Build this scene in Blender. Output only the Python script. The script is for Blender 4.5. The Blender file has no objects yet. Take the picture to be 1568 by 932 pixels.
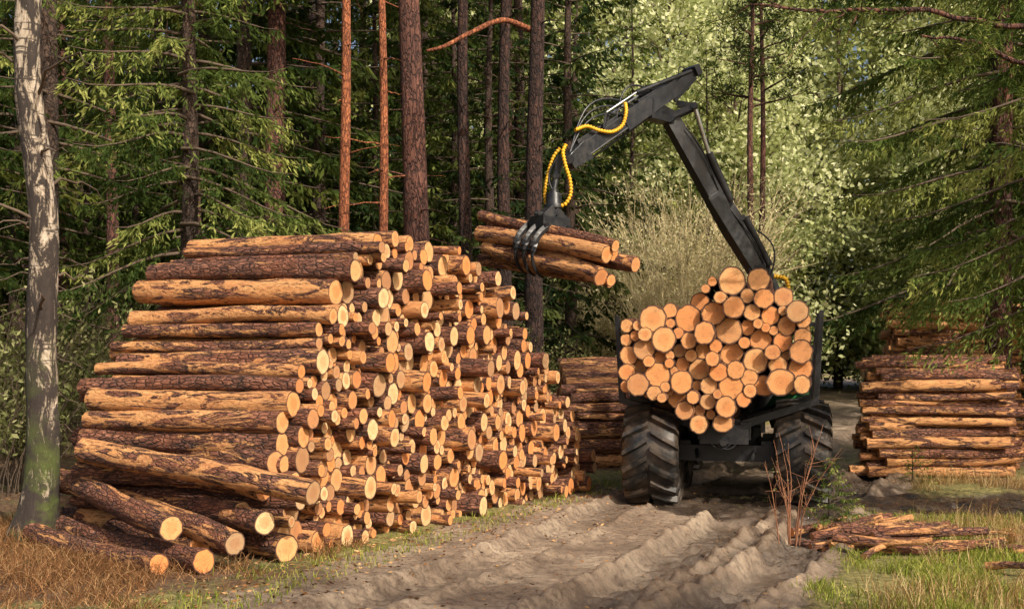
import bpy, math, random
import numpy as np
from mathutils import Vector, Matrix
random.seed(5)
rng = np.random.default_rng(7)
scene = bpy.context.scene
COL = scene.collection
def nrm(v):
    v = np.asarray(v, float)
    return v/(np.linalg.norm(v, axis=-1, keepdims=True)+1e-9)

# ------------------------------------------------------------------ mesh builder
class MB:
    def __init__(s):
        s.V=[];s.U=[];s.C=[];s.L=[];s.T=[];s.M=[];s.S=[];s.n=0
    def add(s,v,f,mat=0,uvw=None,col=None,smooth=False):
        v=np.asarray(v,float).reshape(-1,3); f=np.asarray(f,int)
        if len(f)==0: return
        s.V.append(v)
        s.U.append(v if uvw is None else np.asarray(uvw,float).reshape(-1,3))
        if col is None: col=np.tile([.5,.5,.5,1.],(len(v),1))
        col=np.asarray(col,float)
        if col.ndim==1: col=np.tile(col,(len(v),1))
        s.C.append(col)
        s.L.append((f+s.n).ravel()); s.T.append(np.full(len(f),f.shape[1]))
        s.M.append(np.full(len(f),mat)); s.S.append(np.full(len(f),smooth))
        s.n+=len(v)
    def mesh(s,name,mats):
        m=bpy.data.meshes.new(name)
        V=np.concatenate(s.V);U=np.concatenate(s.U);C=np.concatenate(s.C)
        L=np.concatenate(s.L);T=np.concatenate(s.T)
        m.vertices.add(len(V)); m.vertices.foreach_set('co',V.astype(np.float32).ravel())
        m.loops.add(len(L)); m.loops.foreach_set('vertex_index',L.astype(np.int32))
        m.polygons.add(len(T))
        st=np.concatenate([[0],np.cumsum(T)[:-1]])
        m.polygons.foreach_set('loop_start',st.astype(np.int32))
        m.polygons.foreach_set('material_index',np.concatenate(s.M).astype(np.int32))
        m.polygons.foreach_set('use_smooth',np.concatenate(s.S).astype(bool))
        m.update(calc_edges=True)
        a=m.attributes.new('uvw','FLOAT_VECTOR','POINT'); a.data.foreach_set('vector',U.astype(np.float32).ravel())
        a=m.attributes.new('rc','FLOAT_COLOR','POINT'); a.data.foreach_set('color',C.astype(np.float32).ravel())
        for x in mats: m.materials.append(x)
        return m
    def obj(s,name,mats,parent=None,bevel=0,loc=None):
        m=s.mesh(name,mats)
        return put(name,m,parent,bevel,loc)
def put(name,m,parent=None,bevel=0,loc=None,rot=None,scale=None):
    o=bpy.data.objects.new(name,m); COL.objects.link(o)
    if parent: o.parent=parent
    if loc is not None: o.location=loc
    if rot is not None: o.rotation_euler=rot
    if scale is not None: o.scale=scale
    if bevel:
        b=o.modifiers.new('bevel','BEVEL'); b.width=bevel; b.segments=2; b.limit_method='ANGLE'
    return o
def empty(name,loc=(0,0,0),rz=0):
    e=bpy.data.objects.new(name,None); COL.objects.link(e); e.location=loc; e.rotation_euler=(0,0,rz); return e

def tube(mb,pts,rad,sides=8,mat=0,caps=True,capmat=None,rough=0,col=None,flat=1.0,smooth=True):
    pts=np.asarray(pts,float); n=len(pts)
    rad=np.broadcast_to(np.asarray(rad,float),(n,))
    d=nrm(np.gradient(pts,axis=0))
    ref=np.array([0,0,1.]) if abs(d[:,2]).mean()<.8 else np.array([0,1.,0])
    a=nrm(np.cross(np.broadcast_to(ref,d.shape),d)); b=np.cross(d,a)
    th=np.linspace(0,2*np.pi,sides,endpoint=False)
    c,s_=np.cos(th),np.sin(th)
    R=rad[:,None]*(1+rough*rng.uniform(-1,1,(n,sides)))
    v=pts[:,None,:]+R[...,None]*(c[None,:,None]*a[:,None,:]*flat+s_[None,:,None]*b[:,None,:])
    al=np.concatenate([[0],np.cumsum(np.linalg.norm(np.diff(pts,axis=0),axis=1))])
    off=rng.uniform(0,50,3)
    u=np.stack([np.broadcast_to(al[:,None],R.shape),R*c,R*s_],-1)+off
    i=np.arange(n-1)[:,None]*sides; j=np.arange(sides)[None,:]; j2=(j+1)%sides
    f=np.stack([i+j,i+j2,i+sides+j2,i+sides+j],-1).reshape(-1,4)
    if col is None: col=[rng.uniform(),rng.uniform(),rng.uniform(),1]
    mb.add(v.reshape(-1,3),f,mat,u.reshape(-1,3),col,smooth)
    if caps:
        cm=mat if capmat is None else capmat
        for k,flip in ((0,True),(n-1,False)):
            ring=v[k]; cen=ring.mean(0)
            rv=np.vstack([ring,cen[None]])
            uu=np.vstack([np.stack([c,s_,np.zeros(sides)],-1),[[0,0,0]]])+np.array([0,0,rng.uniform(0,40)])
            jj=np.arange(sides); ff=np.stack([jj,(jj+1)%sides,np.full(sides,sides)],-1)
            if flip: ff=ff[:,::-1]
            mb.add(rv,ff,cm,uu,col,False)

def log(mb,p0,p1,r0,r1,sides=16,rings=8,tone=None,warm=None):
    p0=np.asarray(p0,float);p1=np.asarray(p1,float)
    t=np.linspace(0,1,rings)[:,None]
    bend=nrm(rng.normal(size=3))*rng.uniform(0,.05); bend2=nrm(rng.normal(size=3))*rng.uniform(0,.022)
    pts=p0+(p1-p0)*t+np.sin(np.pi*t)*bend+np.sin(2*np.pi*t)*bend2
    rad=r0+(r1-r0)*t[:,0]
    rad=rad*(1+.06*rng.uniform(-1,1,rings))
    c=[rng.uniform(),rng.uniform(),rng.uniform(),1]
    if tone is not None: c[0]=tone
    if warm is not None: c[1]=warm+.45*rng.uniform(); c[2]*=.8
    tube(mb,pts,rad,sides,0,True,1,.055,c,flat=rng.uniform(.90,1.05))

def beam(mb,p0,p1,s0,s1,mat=0,up=(0,0,1)):
    p0=np.asarray(p0,float);p1=np.asarray(p1,float)
    d=nrm(p1-p0); up=np.asarray(up,float)
    if abs(np.dot(d,up))>.95: up=np.array([0,1.,0])
    a=nrm(np.cross(up,d)); b=np.cross(d,a)
    v=[]
    for p,(w,h) in ((p0,s0),(p1,s1)):
        for x,y in ((-1,-1),(1,-1),(1,1),(-1,1)):
            v.append(p+a*x*w/2+b*y*h/2)
    f=[[3,2,1,0],[4,5,6,7],[0,1,5,4],[1,2,6,5],[2,3,7,6],[3,0,4,7]]
    mb.add(v,f,mat)

def kites(mb,c,d,L,W,mat=0,col=None):
    n=len(c); d=nrm(d); r=rng.normal(size=(n,3)); s_=nrm(np.cross(d,r))
    L=np.broadcast_to(L,(n,))[:,None]; W=np.broadcast_to(W,(n,))[:,None]
    v=np.stack([c,c+d*L*.45+s_*W/2,c+d*L,c+d*L*.45-s_*W/2],1).reshape(-1,3)
    f=np.arange(4*n).reshape(n,4)
    if col is None: col=np.stack([rng.uniform(size=n),rng.uniform(size=n),np.zeros(n),np.ones(n)],-1)
    mb.add(v,f,mat,None,np.repeat(col,4,0))

# ------------------------------------------------------------------ materials
def newmat(name):
    m=bpy.data.materials.new(name); m.use_nodes=True; nt=m.node_tree
    return m,nt,nt.nodes['Principled BSDF']
class G:
    def __init__(s,nt): s.nt=nt
    def n(s,t,**k):
        x=s.nt.nodes.new(t)
        for a,b in k.items(): setattr(x,a,b)
        return x
    def l(s,a,b): s.nt.links.new(a,b)
    def attr(s,name):
        return s.n('ShaderNodeAttribute',attribute_name=name)
    def sc(s,vec,scale):
        m=s.n('ShaderNodeVectorMath',operation='MULTIPLY'); s.l(vec,m.inputs[0]); m.inputs[1].default_value=scale; return m.outputs[0]
    def noise(s,vec,scale,det=4,rough=.6,dist=0):
        x=s.n('ShaderNodeTexNoise'); x.inputs['Scale'].default_value=scale; x.inputs['Detail'].default_value=det
        x.inputs['Roughness'].default_value=rough; x.inputs['Distortion'].default_value=dist
        if vec is not None: s.l(vec,x.inputs['Vector'])
        return x.outputs['Fac']
    def vor(s,vec,scale,feature='F1'):
        x=s.n('ShaderNodeTexVoronoi',feature=feature); x.inputs['Scale'].default_value=scale; s.l(vec,x.inputs['Vector']); return x.outputs[0]
    def ramp(s,fac,stops,interp='LINEAR'):
        r=s.n('ShaderNodeValToRGB'); r.color_ramp.interpolation=interp
        e=r.color_ramp.elements
        while len(e)<len(stops): e.new(.5)
        for k,(p,c) in enumerate(stops):
            e[k].position=p; e[k].color=(c,c,c,1) if isinstance(c,(int,float)) else (*c,1)
        s.l(fac,r.inputs[0]); return r.outputs[0]
    def mix(s,fac,a,b,mode='MIX'):
        m=s.n('ShaderNodeMix',data_type='RGBA',blend_type=mode)
        for sock,val in ((m.inputs['Factor'],fac),(m.inputs[6],a),(m.inputs[7],b)):
            if isinstance(val,(int,float)): sock.default_value=val
            elif isinstance(val,tuple): sock.default_value=(*val,1)
            else: s.l(val,sock)
        return m.outputs[2]
    def math(s,op,a,b=0.,clamp=False):
        m=s.n('ShaderNodeMath',operation=op,use_clamp=clamp)
        for k,val in enumerate((a,b)):
            if isinstance(val,(int,float)): m.inputs[k].default_value=val
            else: s.l(val,m.inputs[k])
        return m.outputs[0]
    def sep(s,v):
        x=s.n('ShaderNodeSeparateXYZ'); s.l(v,x.inputs[0]); return x.outputs
    def bump(s,h,strength,dist,bsdf):
        b=s.n('ShaderNodeBump'); b.inputs['Strength'].default_value=strength; b.inputs['Distance'].default_value=dist
        s.l(h,b.inputs['Height']); s.l(b.outputs[0],bsdf.inputs['Normal'])

def m_logbark():
    m,nt,b=newmat('pine_log_bark'); g=G(nt)
    u=g.attr('uvw').outputs['Vector']; rc=g.sep(g.attr('rc').outputs['Vector'])
    base=g.noise(g.sc(u,(7,20,20)),1,6,.72)
    plate=g.vor(g.sc(u,(9,26,26)),1,'DISTANCE_TO_EDGE')
    dark=g.ramp(base,[(.34,(.025,.014,.011)),(.5,(.18,.068,.040)),(.66,(.44,.20,.125))])
    dark=g.mix(g.ramp(plate,[(.02,.7),(.16,0.)]),dark,(.022,.012,.009))
    pz=g.noise(g.sc(u,(1.9,8.5,8.5)),1,7,.74,.9)
    th=g.math('ADD',pz,g.math('MULTIPLY',g.math('SUBTRACT',rc[0],.5),.25))
    pf=g.ramp(th,[(.54,0.),(.56,1.)])
    lite=g.mix(g.noise(g.sc(u,(3,30,30)),1,3),(.62,.23,.065),(.78,.45,.19))
    lite=g.mix(g.ramp(g.noise(g.sc(u,(14,40,40)),1,4),[(.5,0.),(.62,.5)]),lite,(.25,.08,.03))
    c=g.mix(pf,dark,lite)
    red=g.ramp(g.noise(g.sc(u,(2,5,5)),1,3),[(.44,0.),(.6,.7)])
    c=g.mix(g.math('MULTIPLY',red,.4),c,(.38,.12,.045))
    kn=g.ramp(g.vor(g.sc(u,(3.2,9,9)),1),[(.07,.9),(.13,0.)])
    c=g.mix(kn,c,(.03,.015,.01))
    g.l(c,b.inputs['Base Color']); b.inputs['Roughness'].default_value=.78
    h=g.math('SUBTRACT',g.math('ADD',base,g.math('MULTIPLY',g.noise(g.sc(u,(20,60,60)),1,3),.4)),g.math('MULTIPLY',pf,.45))
    h=g.math('ADD',h,g.math('MULTIPLY',g.ramp(plate,[(0,0.),(.15,1.)]),g.math('SUBTRACT',.5,g.math('MULTIPLY',pf,.5))))
    g.bump(h,1.,.05,b); return m
def m_logend():
    m,nt,b=newmat('sawn_log_end'); g=G(nt)
    u=g.attr('uvw').outputs['Vector']; rc=g.sep(g.attr('rc').outputs['Vector']); x=g.sep(u)
    dn=g.noise(u,1.6,3)
    r=g.math('SQRT',g.math('ADD',g.math('POWER',g.math('ADD',x[0],.05),2.),g.math('POWER',g.math('SUBTRACT',x[1],.03),2.)))
    r0=r
    r=g.math('ADD',r,g.math('MULTIPLY',g.math('SUBTRACT',dn,.5),.3))
    ring=g.math('SINE',g.math('MULTIPLY',r,44.))
    a=g.ramp(rc[1],[(.05,(.80,.55,.28)),(.40,(.74,.40,.16)),(.9,(.76,.27,.075))])
    heart=g.ramp(r,[(.35,1.),(.62,0.)])
    a=g.mix(g.math('MULTIPLY',heart,g.math('ADD',g.math('MULTIPLY',rc[0],.6),.12)),a,(.60,.19,.05))
    a=g.mix(g.math('MULTIPLY',g.math('ADD',g.math('MULTIPLY',ring,.5),.5),.34),a,(.44,.18,.06))
    blot=g.ramp(g.noise(g.sc(u,(1.5,1.5,1)),1.6,5,.7),[(.50,0.),(.70,.65)])
    a=g.mix(blot,a,(.32,.14,.055))
    ang=g.math('ARCTAN2',x[1],x[0]); cv=g.n('ShaderNodeCombineXYZ'); g.l(g.math('MULTIPLY',ang,5.),cv.inputs[0]); g.l(x[2],cv.inputs[2])
    crack=g.math('MULTIPLY',g.ramp(g.noise(cv.outputs[0],1.3,2,.5),[(.67,0.),(.71,.8)]),g.ramp(r0,[(.1,1.),(.75,.3)]))
    a=g.mix(crack,a,(.10,.045,.02))
    old=g.ramp(rc[2],[(.5,0.),(1.,.7)])
    a=g.mix(old,a,(.26,.15,.08))
    rim=g.ramp(g.math('SQRT',g.math('ADD',g.math('POWER',x[0],2.),g.math('POWER',x[1],2.))),[(.85,0.),(.92,1.)])
    a=g.mix(rim,a,(.08,.035,.02))
    g.l(a,b.inputs['Base Color']); b.inputs['Roughness'].default_value=.75
    g.bump(g.noise(g.sc(u,(3,14,1)),2,4),.5,.012,b); return m
def m_trunk(name,c0,c1,c2,sc=(5,5,1.3),bump=.03,cell=6):
    m,nt,b=newmat(name); g=G(nt)
    tc=g.n('ShaderNodeTexCoord').outputs['Object']
    v=g.sc(tc,sc)
    w=g.n('ShaderNodeVectorMath',operation='ADD'); g.l(v,w.inputs[0])
    nn=g.n('ShaderNodeTexNoise'); nn.inputs['Scale'].default_value=2.; g.l(v,nn.inputs['Vector'])
    g.l(nn.outputs['Color'],w.inputs[1])
    e=g.vor(w.outputs[0],cell/4,'DISTANCE_TO_EDGE')
    f=g.noise(v,3,5,.7)
    a=g.ramp(f,[(.3,c0),(.5,c1),(.72,c2)])
    big=g.noise(g.sc(tc,(1.5,1.5,.35)),1.,4)
    a=g.mix(g.ramp(big,[(.42,.6),(.58,0.)]),a,tuple(k*.5 for k in c0))
    a=g.mix(g.ramp(e,[(.0,.9),(.14,0.)]),a,tuple(k*.3 for k in c0))
    g.l(a,b.inputs['Base Color']); b.inputs['Roughness'].default_value=.9
    g.bump(g.math('ADD',g.ramp(e,[(0,0.),(.15,1.)]),f),1,bump,b); return m
def m_birch():
    m,nt,b=newmat('birch_bark'); g=G(nt)
    tc=g.n('ShaderNodeTexCoord').outputs['Object']
    f=g.noise(g.sc(tc,(6,6,1.9)),1.2,7,.8,.6); z=g.sep(tc)[2]
    f2=g.noise(g.sc(tc,(2.2,2.2,24)),1.2,3)
    low=g.ramp(g.math('DIVIDE',z,9.),[(0.,.11),(.35,.055),(1.,.02)])
    k=g.math('ADD',f,low)
    a=g.ramp(k,[(.43,(.60,.50,.39)),(.51,(.36,.28,.20)),(.54,(.040,.028,.022))])
    a=g.mix(g.ramp(f2,[(.57,0.),(.62,.9)]),a,(.05,.035,.028))
    moss=g.math('MULTIPLY',g.ramp(g.noise(tc,3,3),[(.45,0.),(.6,1.)]),g.ramp(g.math('DIVIDE',z,3.),[(.15,.9),(.8,.0)]))
    a=g.mix(moss,a,(.09,.12,.02))
    g.l(a,b.inputs['Base Color']); b.inputs['Roughness'].default_value=.85; g.bump(f,1,.06,b); return m
def m_leaf(name,c0,c1,c2,trans=.35,instvar=True):
    m,nt,b=newmat(name); g=G(nt)
    nt.nodes.remove(b)
    rc=g.sep(g.attr('rc').outputs['Vector'])
    k=rc[0]
    if instvar:
        oi=g.n('ShaderNodeObjectInfo'); k=g.math('ADD',g.math('MULTIPLY',k,.8),g.math('MULTIPLY',oi.outputs['Random'],.2))
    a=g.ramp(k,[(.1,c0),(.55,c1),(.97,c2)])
    d=g.n('ShaderNodeBsdfDiffuse'); g.l(a,d.inputs['Color'])
    t=g.n('ShaderNodeBsdfTranslucent'); g.l(g.mix(.25,a,(.40,.45,.05)),t.inputs['Color'])
    mx=g.n('ShaderNodeMixShader'); mx.inputs[0].default_value=trans
    g.l(d.outputs[0],mx.inputs[1]); g.l(t.outputs[0],mx.inputs[2]); g.l(mx.outputs[0],nt.nodes['Material Output'].inputs[0]); return m
def m_plain(name,c,rough=.5,metal=0,dirt=None,dirtamt=.5,bump=.0,scale=6):
    m,nt,b=newmat(name); g=G(nt)
    tc=g.n('ShaderNodeTexCoord').outputs['Object']
    f=g.noise(tc,scale,6,.7)
    dirt=dirt or tuple(x*.5 for x in c)
    a=g.mix(g.ramp(f,[(.42,0.),(.68,dirtamt)]),c,dirt)
    g.l(a,b.inputs['Base Color']); b.inputs['Metallic'].default_value=metal
    g.l(g.ramp(f,[(.3,rough),(.7,min(1,rough+.35))]),b.inputs['Roughness'])
    if bump: g.bump(g.noise(tc,scale*4,4),.6,bump,b)
    return m
BARK=m_logbark(); END=m_logend(); LM=[BARK,END]
PINE=m_trunk('pine_bark_red',(.085,.034,.026),(.17,.066,.044),(.29,.125,.08),(7,7,2.2),.04,7)
PINEO=m_trunk('pine_bark_orange',(.20,.05,.02),(.38,.12,.045),(.54,.22,.10),(9,9,3),.015,7)
PINED=m_trunk('pine_bark_dark',(.03,.015,.012),(.065,.028,.02),(.12,.052,.032),(7,7,2.2),.04,7)
SPRB=m_trunk('spruce_bark',(.04,.024,.017),(.085,.048,.032),(.15,.09,.06),(10,10,6),.015,7)
BIR=m_birch()
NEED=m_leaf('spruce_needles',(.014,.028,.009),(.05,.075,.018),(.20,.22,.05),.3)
NEEDB=m_leaf('spruce_needles_sunlit',(.020,.040,.013),(.10,.14,.035),(.40,.41,.12),.4)  # lighter copy of the needles, sunlit look put into the colour
NEEDK=m_leaf('spruce_needles_shaded',(.010,.020,.009),(.026,.042,.015),(.09,.105,.03),.25)  # darker copy of the needles, shade of neighbouring trees put into the colour
LEAFY=m_leaf('hazed_leaves',(.28,.32,.13),(.60,.62,.30),(.85,.84,.56),.45)  # leaf colour paled to paint in haze and glow of the far opening
LEAFD=m_leaf('undergrowth_leaves',(.05,.06,.022),(.18,.19,.07),(.45,.43,.21),.35)
WILB=m_leaf('willow_buds',(.45,.39,.18),(.70,.62,.32),(.84,.78,.50),.35)
TWIG=m_plain('twig_bark',(.11,.075,.05),.85)
TWIGL=m_plain('willow_twigs',(.64,.52,.29),.8)
TWIGR=m_plain('red_twig',(.28,.12,.06),.8)

# ------------------------------------------------------------------ noise for terrain
tab=rng.uniform(0,1,(256,256))
def vn(x,y):
    xi=np.floor(x).astype(int); yi=np.floor(y).astype(int); fx=x-xi; fy=y-yi
    fx=fx*fx*(3-2*fx); fy=fy*fy*(3-2*fy)
    g=lambda a,b: tab[a&255,b&255]
    return (g(xi,yi)*(1-fx)+g(xi+1,yi)*fx)*(1-fy)+(g(xi,yi+1)*(1-fx)+g(xi+1,yi+1)*fx)*fy
def fbm(x,y,o=4):
    r=0;a=.5
    for k in range(o): r=r+a*vn(x*2**k+17*k,y*2**k+31*k); a*=.5
    return r
YC=[-80,5,8.5,12,15,20,32,65,120]; XC=[-38,-1.7,-.1,1.35,2.9,5.1,9.7,19.5,36]
def roadd(x,y): return (x-np.interp(y,YC,XC))*.92
def sstep(a,b,x):
    t=np.clip((x-a)/(b-a),0,1); return t*t*(3-2*t)
def puddle(x,y):
    n_=1.3*(fbm(x*1.4,y*1.9)-.47)
    e=((x-6.2)/2.6)**2+((y-14.6)/1.5)**2+n_
    e2=((x-3.2)/1.7)**2+((y-14.9)/1.5)**2+n_
    return 1-sstep(.75,1.05,np.minimum(e,e2))
RUTS=((-1.0,.085,.28,1.),(.62,.13,.30,.7),(1.55,.13,.27,1.2))
def ruts(x,y):
    d=roadd(x,y); wv=.16*np.sin(y*.7)+.10*(fbm(x*.2+4,y*1.1)-.5); r=0
    for c,dep,wd,sg in RUTS: r=np.maximum(r,np.exp(-((d-c-wv*sg)/wd)**6)*(dep/.13))
    return r
def messf(x,y):
    d=roadd(x,y)
    return sstep(.0,.8,d)*(1-sstep(2.3,2.6,d))*sstep(.34,.46,fbm(x*.8+9,y*.8+4))*(1-sstep(20,24,y))
def height(x,y,detail=True):
    d=roadd(x,y)
    road=1-sstep(1.9,2.5,np.abs(d+.3*(fbm(x*.8,y*.8)-.5)))
    h=.10*(fbm(x*.35,y*.35)-.47)
    h=h+(1-road)*.06*(fbm(x*3,y*3)-.45)
    wv=.16*np.sin(y*.7)+.10*(fbm(x*.2+4,y*1.1)-.5)
    for c,dep,wd,sg in RUTS:
        q=d-c-wv*sg
        prof=np.exp(-(q/wd)**6)
        lump=.1+1.8*fbm(x*4.2+c*5,y*4.2)
        berm=np.exp(-((np.abs(q)-wd*1.30)/.075)**2)*.62*lump
        h=h-road*dep*(prof-berm)*(.7+.6*fbm(x*.5+c,y*.5))
        if detail:
            ph=2*np.pi*y/.19+np.abs(q)*11
            h=h+road*prof*.022*np.tanh(3*np.sin(ph))*sstep(.30,.42,fbm(x*.7+3*c,y*.7))
    if detail:
        rid=1-np.abs(2*fbm(x*5.3,y*5.3)-.95)*2.4
        mess=messf(x,y)
        h=h+road*(.022*(fbm(x*7,y*7)-.47)+.05*mess*np.clip(rid,0,1)+.13*mess*(fbm(x*9,y*9,3)-.40))
    p=puddle(x,y)
    h=h*(1-p)+p*(-.075+.20*(fbm(x*3,y*6)-.42))
    return h
def axis(segs):
    return np.concatenate([np.arange(a,b,s_) for a,b,s_ in segs])
gx=axis([(-160,-30,10),(-30,-7,.6),(-7,-3,.1),(-3,6,.03),(6,9,.06),(9,30,.6),(30,170,10)])
gy=axis([(-60,5,2.5),(5,8,.2),(8,14,.03),(14,18,.05),(18,24,.15),(24,40,.5),(40,220,8)])
X,Y=np.meshgrid(gx,gy)
Z=height(X,Y)
road=1-sstep(1.9,2.4,np.abs(roadd(X,Y)+.6*(fbm(X*1.1,Y*1.1)-.5)))
grass=sstep(.45,.55,fbm(X*.6+5,Y*.6))*(1-road)
grass=np.maximum(grass,(1-road)*sstep(1.8,2.2,roadd(X,Y))*(1-sstep(12.5,13.5,Y)))
pud=np.maximum(puddle(X,Y),road*np.maximum(.80*messf(X,Y),.75*ruts(X,Y)*sstep(.38,.58,fbm(X*.9,Y*.9)+.08)))
mb=MB(); ny,nx=X.shape
ii=np.arange(ny-1)[:,None]*nx+np.arange(nx-1)[None]
f=np.stack([ii,ii+1,ii+nx+1,ii+nx],-1).reshape(-1,4)
mb.add(np.stack([X,Y,Z],-1),f,0,None,np.stack([road,pud,grass,np.ones_like(road)],-1).reshape(-1,4),True)
def m_ground():
    m,nt,b=newmat('forest_ground'); g=G(nt)
    tc=g.n('ShaderNodeTexCoord').outputs['Object']; rc=g.sep(g.attr('rc').outputs['Vector'])
    n1=g.noise(tc,1.1,6,.65); n2=g.noise(tc,12,7,.75); n3=g.noise(tc,55,4,.7); z=g.sep(tc)[2]
    mud=g.ramp(n1,[(.35,(.17,.115,.075)),(.5,(.32,.23,.155)),(.66,(.48,.37,.26))])
    mud=g.mix(g.ramp(n2,[(.40,.7),(.55,0.)]),mud,(.10,.062,.04))
    mud=g.mix(g.ramp(n3,[(.56,0.),(.7,.4)]),mud,(.55,.44,.32))
    fl=g.ramp(n2,[(.35,(.05,.025,.013)),(.52,(.15,.08,.038)),(.7,(.30,.19,.09))])
    fl=g.mix(g.ramp(n1,[(.5,0.),(.62,.6)]),fl,(.07,.095,.02))
    gr=g.mix(g.ramp(n2,[(.4,0.),(.6,1.)]),(.10,.10,.025),(.34,.28,.09))
    a=g.mix(rc[2],fl,gr)
    rd=g.ramp(g.math('ADD',rc[0],g.math('MULTIPLY',g.math('SUBTRACT',n2,.5),.9)),[(.35,0.),(.6,1.)])
    a=g.mix(rd,a,mud)
    wetm=g.mix(g.ramp(z,[(.0,0.),(.05,1.)]),(.055,.040,.030),(.17,.12,.08))
    wetf=g.math('MULTIPLY',rc[1],g.ramp(n1,[(.36,.6),(.5,1.)]))
    a=g.mix(wetf,a,wetm)
    g.l(a,b.inputs['Base Color'])
    ro=g.mix(wetf,(.85,.85,.85),(.10,.10,.10))
    g.l(ro,b.inputs['Roughness'])
    hh=g.math('ADD',n2,g.math('MULTIPLY',n3,.5))
    hh=g.math('MULTIPLY',hh,g.math('SUBTRACT',1.,g.math('MULTIPLY',rc[1],.5)))
    g.bump(hh,1.,.04,b); return m
mb.obj('ground',[m_ground()])
def gh(x,y): return height(np.asarray(x,float),np.asarray(y,float),False)

# ------------------------------------------------------------------ log packing
def pack(smin,smax,bot,top,rmin,rmax,seed,pw=1.5,tight=.93):
    r_=np.random.default_rng(seed)
    rm=rmin+(rmax-rmin)*(1/(pw+1)); d=2*rm*tight
    P=[]
    zt=max(top(s) for s in np.linspace(smin,smax,40)); zb=min(bot(s) for s in np.linspace(smin,smax,40))
    row=0; z=zb+rm
    while z<zt:
        s=smin+rm+(row%2)*d/2
        while s<smax:
            if bot(s)+rm*.5<z<top(s)-rm*.6: P.append((s,z))
            s+=d
        z+=d*.866; row+=1
    P=np.array(P); n=len(P); R=rmin+(rmax-rmin)*r_.uniform(0,1,n)**pw
    P=P+r_.normal(size=P.shape)*rm*.25
    for it in range(140):
        D=P[:,None]-P[None]; dist=np.sqrt((D**2).sum(-1))+1e-6; np.fill_diagonal(dist,9)
        ov=np.clip(R[:,None]+R[None]-dist,0,None)
        P=P+(D/dist[...,None]*ov[...,None]).sum(1)*.35
        P[:,1]-=.0015
        P[:,0]=np.clip(P[:,0],smin+R*.6,smax-R*.6)
        b=np.array([bot(s) for s in P[:,0]]);t=np.array([top(s) for s in P[:,0]])
        P[:,1]=np.minimum(P[:,1],np.maximum(t-R*.7,b+R)); P[:,1]=np.maximum(P[:,1],b+R)
    return P,R
def ipf(xs,ys): return lambda s: float(np.interp(s,xs,ys))
def stack(name,origin,sdir,ldir,length,smin,smax,top,rmin,rmax,seed,jit=.06,tight=.93,tone=None,wob=1.):
    P,R=pack(smin,smax,lambda s:0.,top,rmin,rmax,seed,1.5,tight)
    mb=MB(); o=np.array(origin,float); sd=nrm(np.array([*sdir,0.])); ld=nrm(np.array([*ldir,0.]))
    for (s,z),r in zip(P,R):
        j=rng.normal()*jit
        p0=o+sd*s+ld*(j)+np.array([0,0,z]); L=length*rng.uniform(.94,1.05)
        tl=ld+np.array([rng.normal()*.018,rng.normal()*.018,rng.normal()*.012])*wob
        q=rng.uniform(.85,1.12)
        log(mb,p0,p0+tl*L,r,r*q,14,9,tone=None if tone is None else tone*rng.uniform(.6,1.3))
    return mb.obj(name,LM)
S=[0,.2,.5,.8,1.1,1.5,2,3,3.6,4,4.6,5,5.5,6,6.4]
Hh=[1.34,1.6,2.07,2.56,3.03,3.32,3.34,3.18,3.06,2.78,2.44,2.04,1.65,1.08,.5]
stack('log_pile',(-2.2,10.6,0),(.505,.863),(-.92,.39),2.60,-.02,6.5,ipf(S,Hh),.050,.135,3,.11,.925)
stack('log_pile',(1.0,19.6,0),(0,1),(1,.03),2.3,0,3.4,ipf([0,.5,3.4],[1.25,1.45,1.9]),.07,.15,4,.06,.93,.7)
stack('log_pile',(5.75,17.9,0),(.35,1),(1,-.05),2.15,0,1.5,ipf([0,.3,3],[1.8,2.05,2.1]),.05,.10,5,.12,.95,.7,1.8)
stack('log_pile',(7.3,21.2,0),(.35,1),(1,-.05),2.2,0,1.5,ipf([0,.3,3],[2.8,3.1,3.2]),.05,.10,6,.13,.95,.9,1.8)
stack('log_pile',(-1.0,23.2,0),(.2,1),(1,.1),2.3,0,2,ipf([0,2],[.9,1.2]),.06,.12,8,.1)
LL=[((-1.79,10.0,.70),(-4.35,11.3,.98),.125,.13),((-3.07,10.0,.38),(-4.9,12.0,.60),.125,.13),
    ((-2.47,9.9,.26),(-4.76,12.2,.55),.12,.12),((-2.27,10.2,.40),(-4.26,12.4,.58),.13,.12),
    ((-2.72,9.8,.12),(-4.74,11.7,.15),.12,.12),((-3.1,9.75,.10),(-5.0,11.5,.12),.11,.11),
    ((-2.1,10.35,.14),(-4.2,12.2,.16),.14,.12),((-2.35,10.5,.66),(-4.55,12.0,.82),.11,.12),
    ((-2.25,10.55,.92),(-4.7,12.1,1.05),.13,.13),((-2.9,10.3,.16),(-4.9,12.3,.2),.13,.12),((-2.55,10.5,.45),(-4.7,12.2,.4),.12,.12)]
for p0,p1,r0,r1 in LL:
    mb=MB(); log(mb,p0,p1,r0*.92,r1*.97,20,12,tone=rng.uniform(.25,.75)); mb.obj('loose_log',LM)
mb=MB()
for k in range(20):
    x0=3.15+rng.uniform(-.1,.7); y0=10.9+.17*(k%10); z=.06+.085*(k//10)
    a=rng.normal()*.22
    L=rng.uniform(.7,1.35); log(mb,(x0,y0,z+gh(x0,y0)),(x0+L*math.cos(a),y0+L*math.sin(a)+.1,z+rng.uniform(0,.07)+gh(x0+1,y0)),.05,.040,12,6,tone=.6)
for k in range(14):
    x0=rng.uniform(3.0,5.8); y0=rng.uniform(9.4,12.6); a=rng.uniform(-.8,.8); L=rng.uniform(.5,1.1)
    log(mb,(x0,y0,.06+gh(x0,y0)),(x0+L*math.cos(a),y0+L*math.sin(a),.08+gh(x0+L,y0)),.036,.022,8,6,tone=.6)
mb.obj('small_log_heap',LM)

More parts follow.
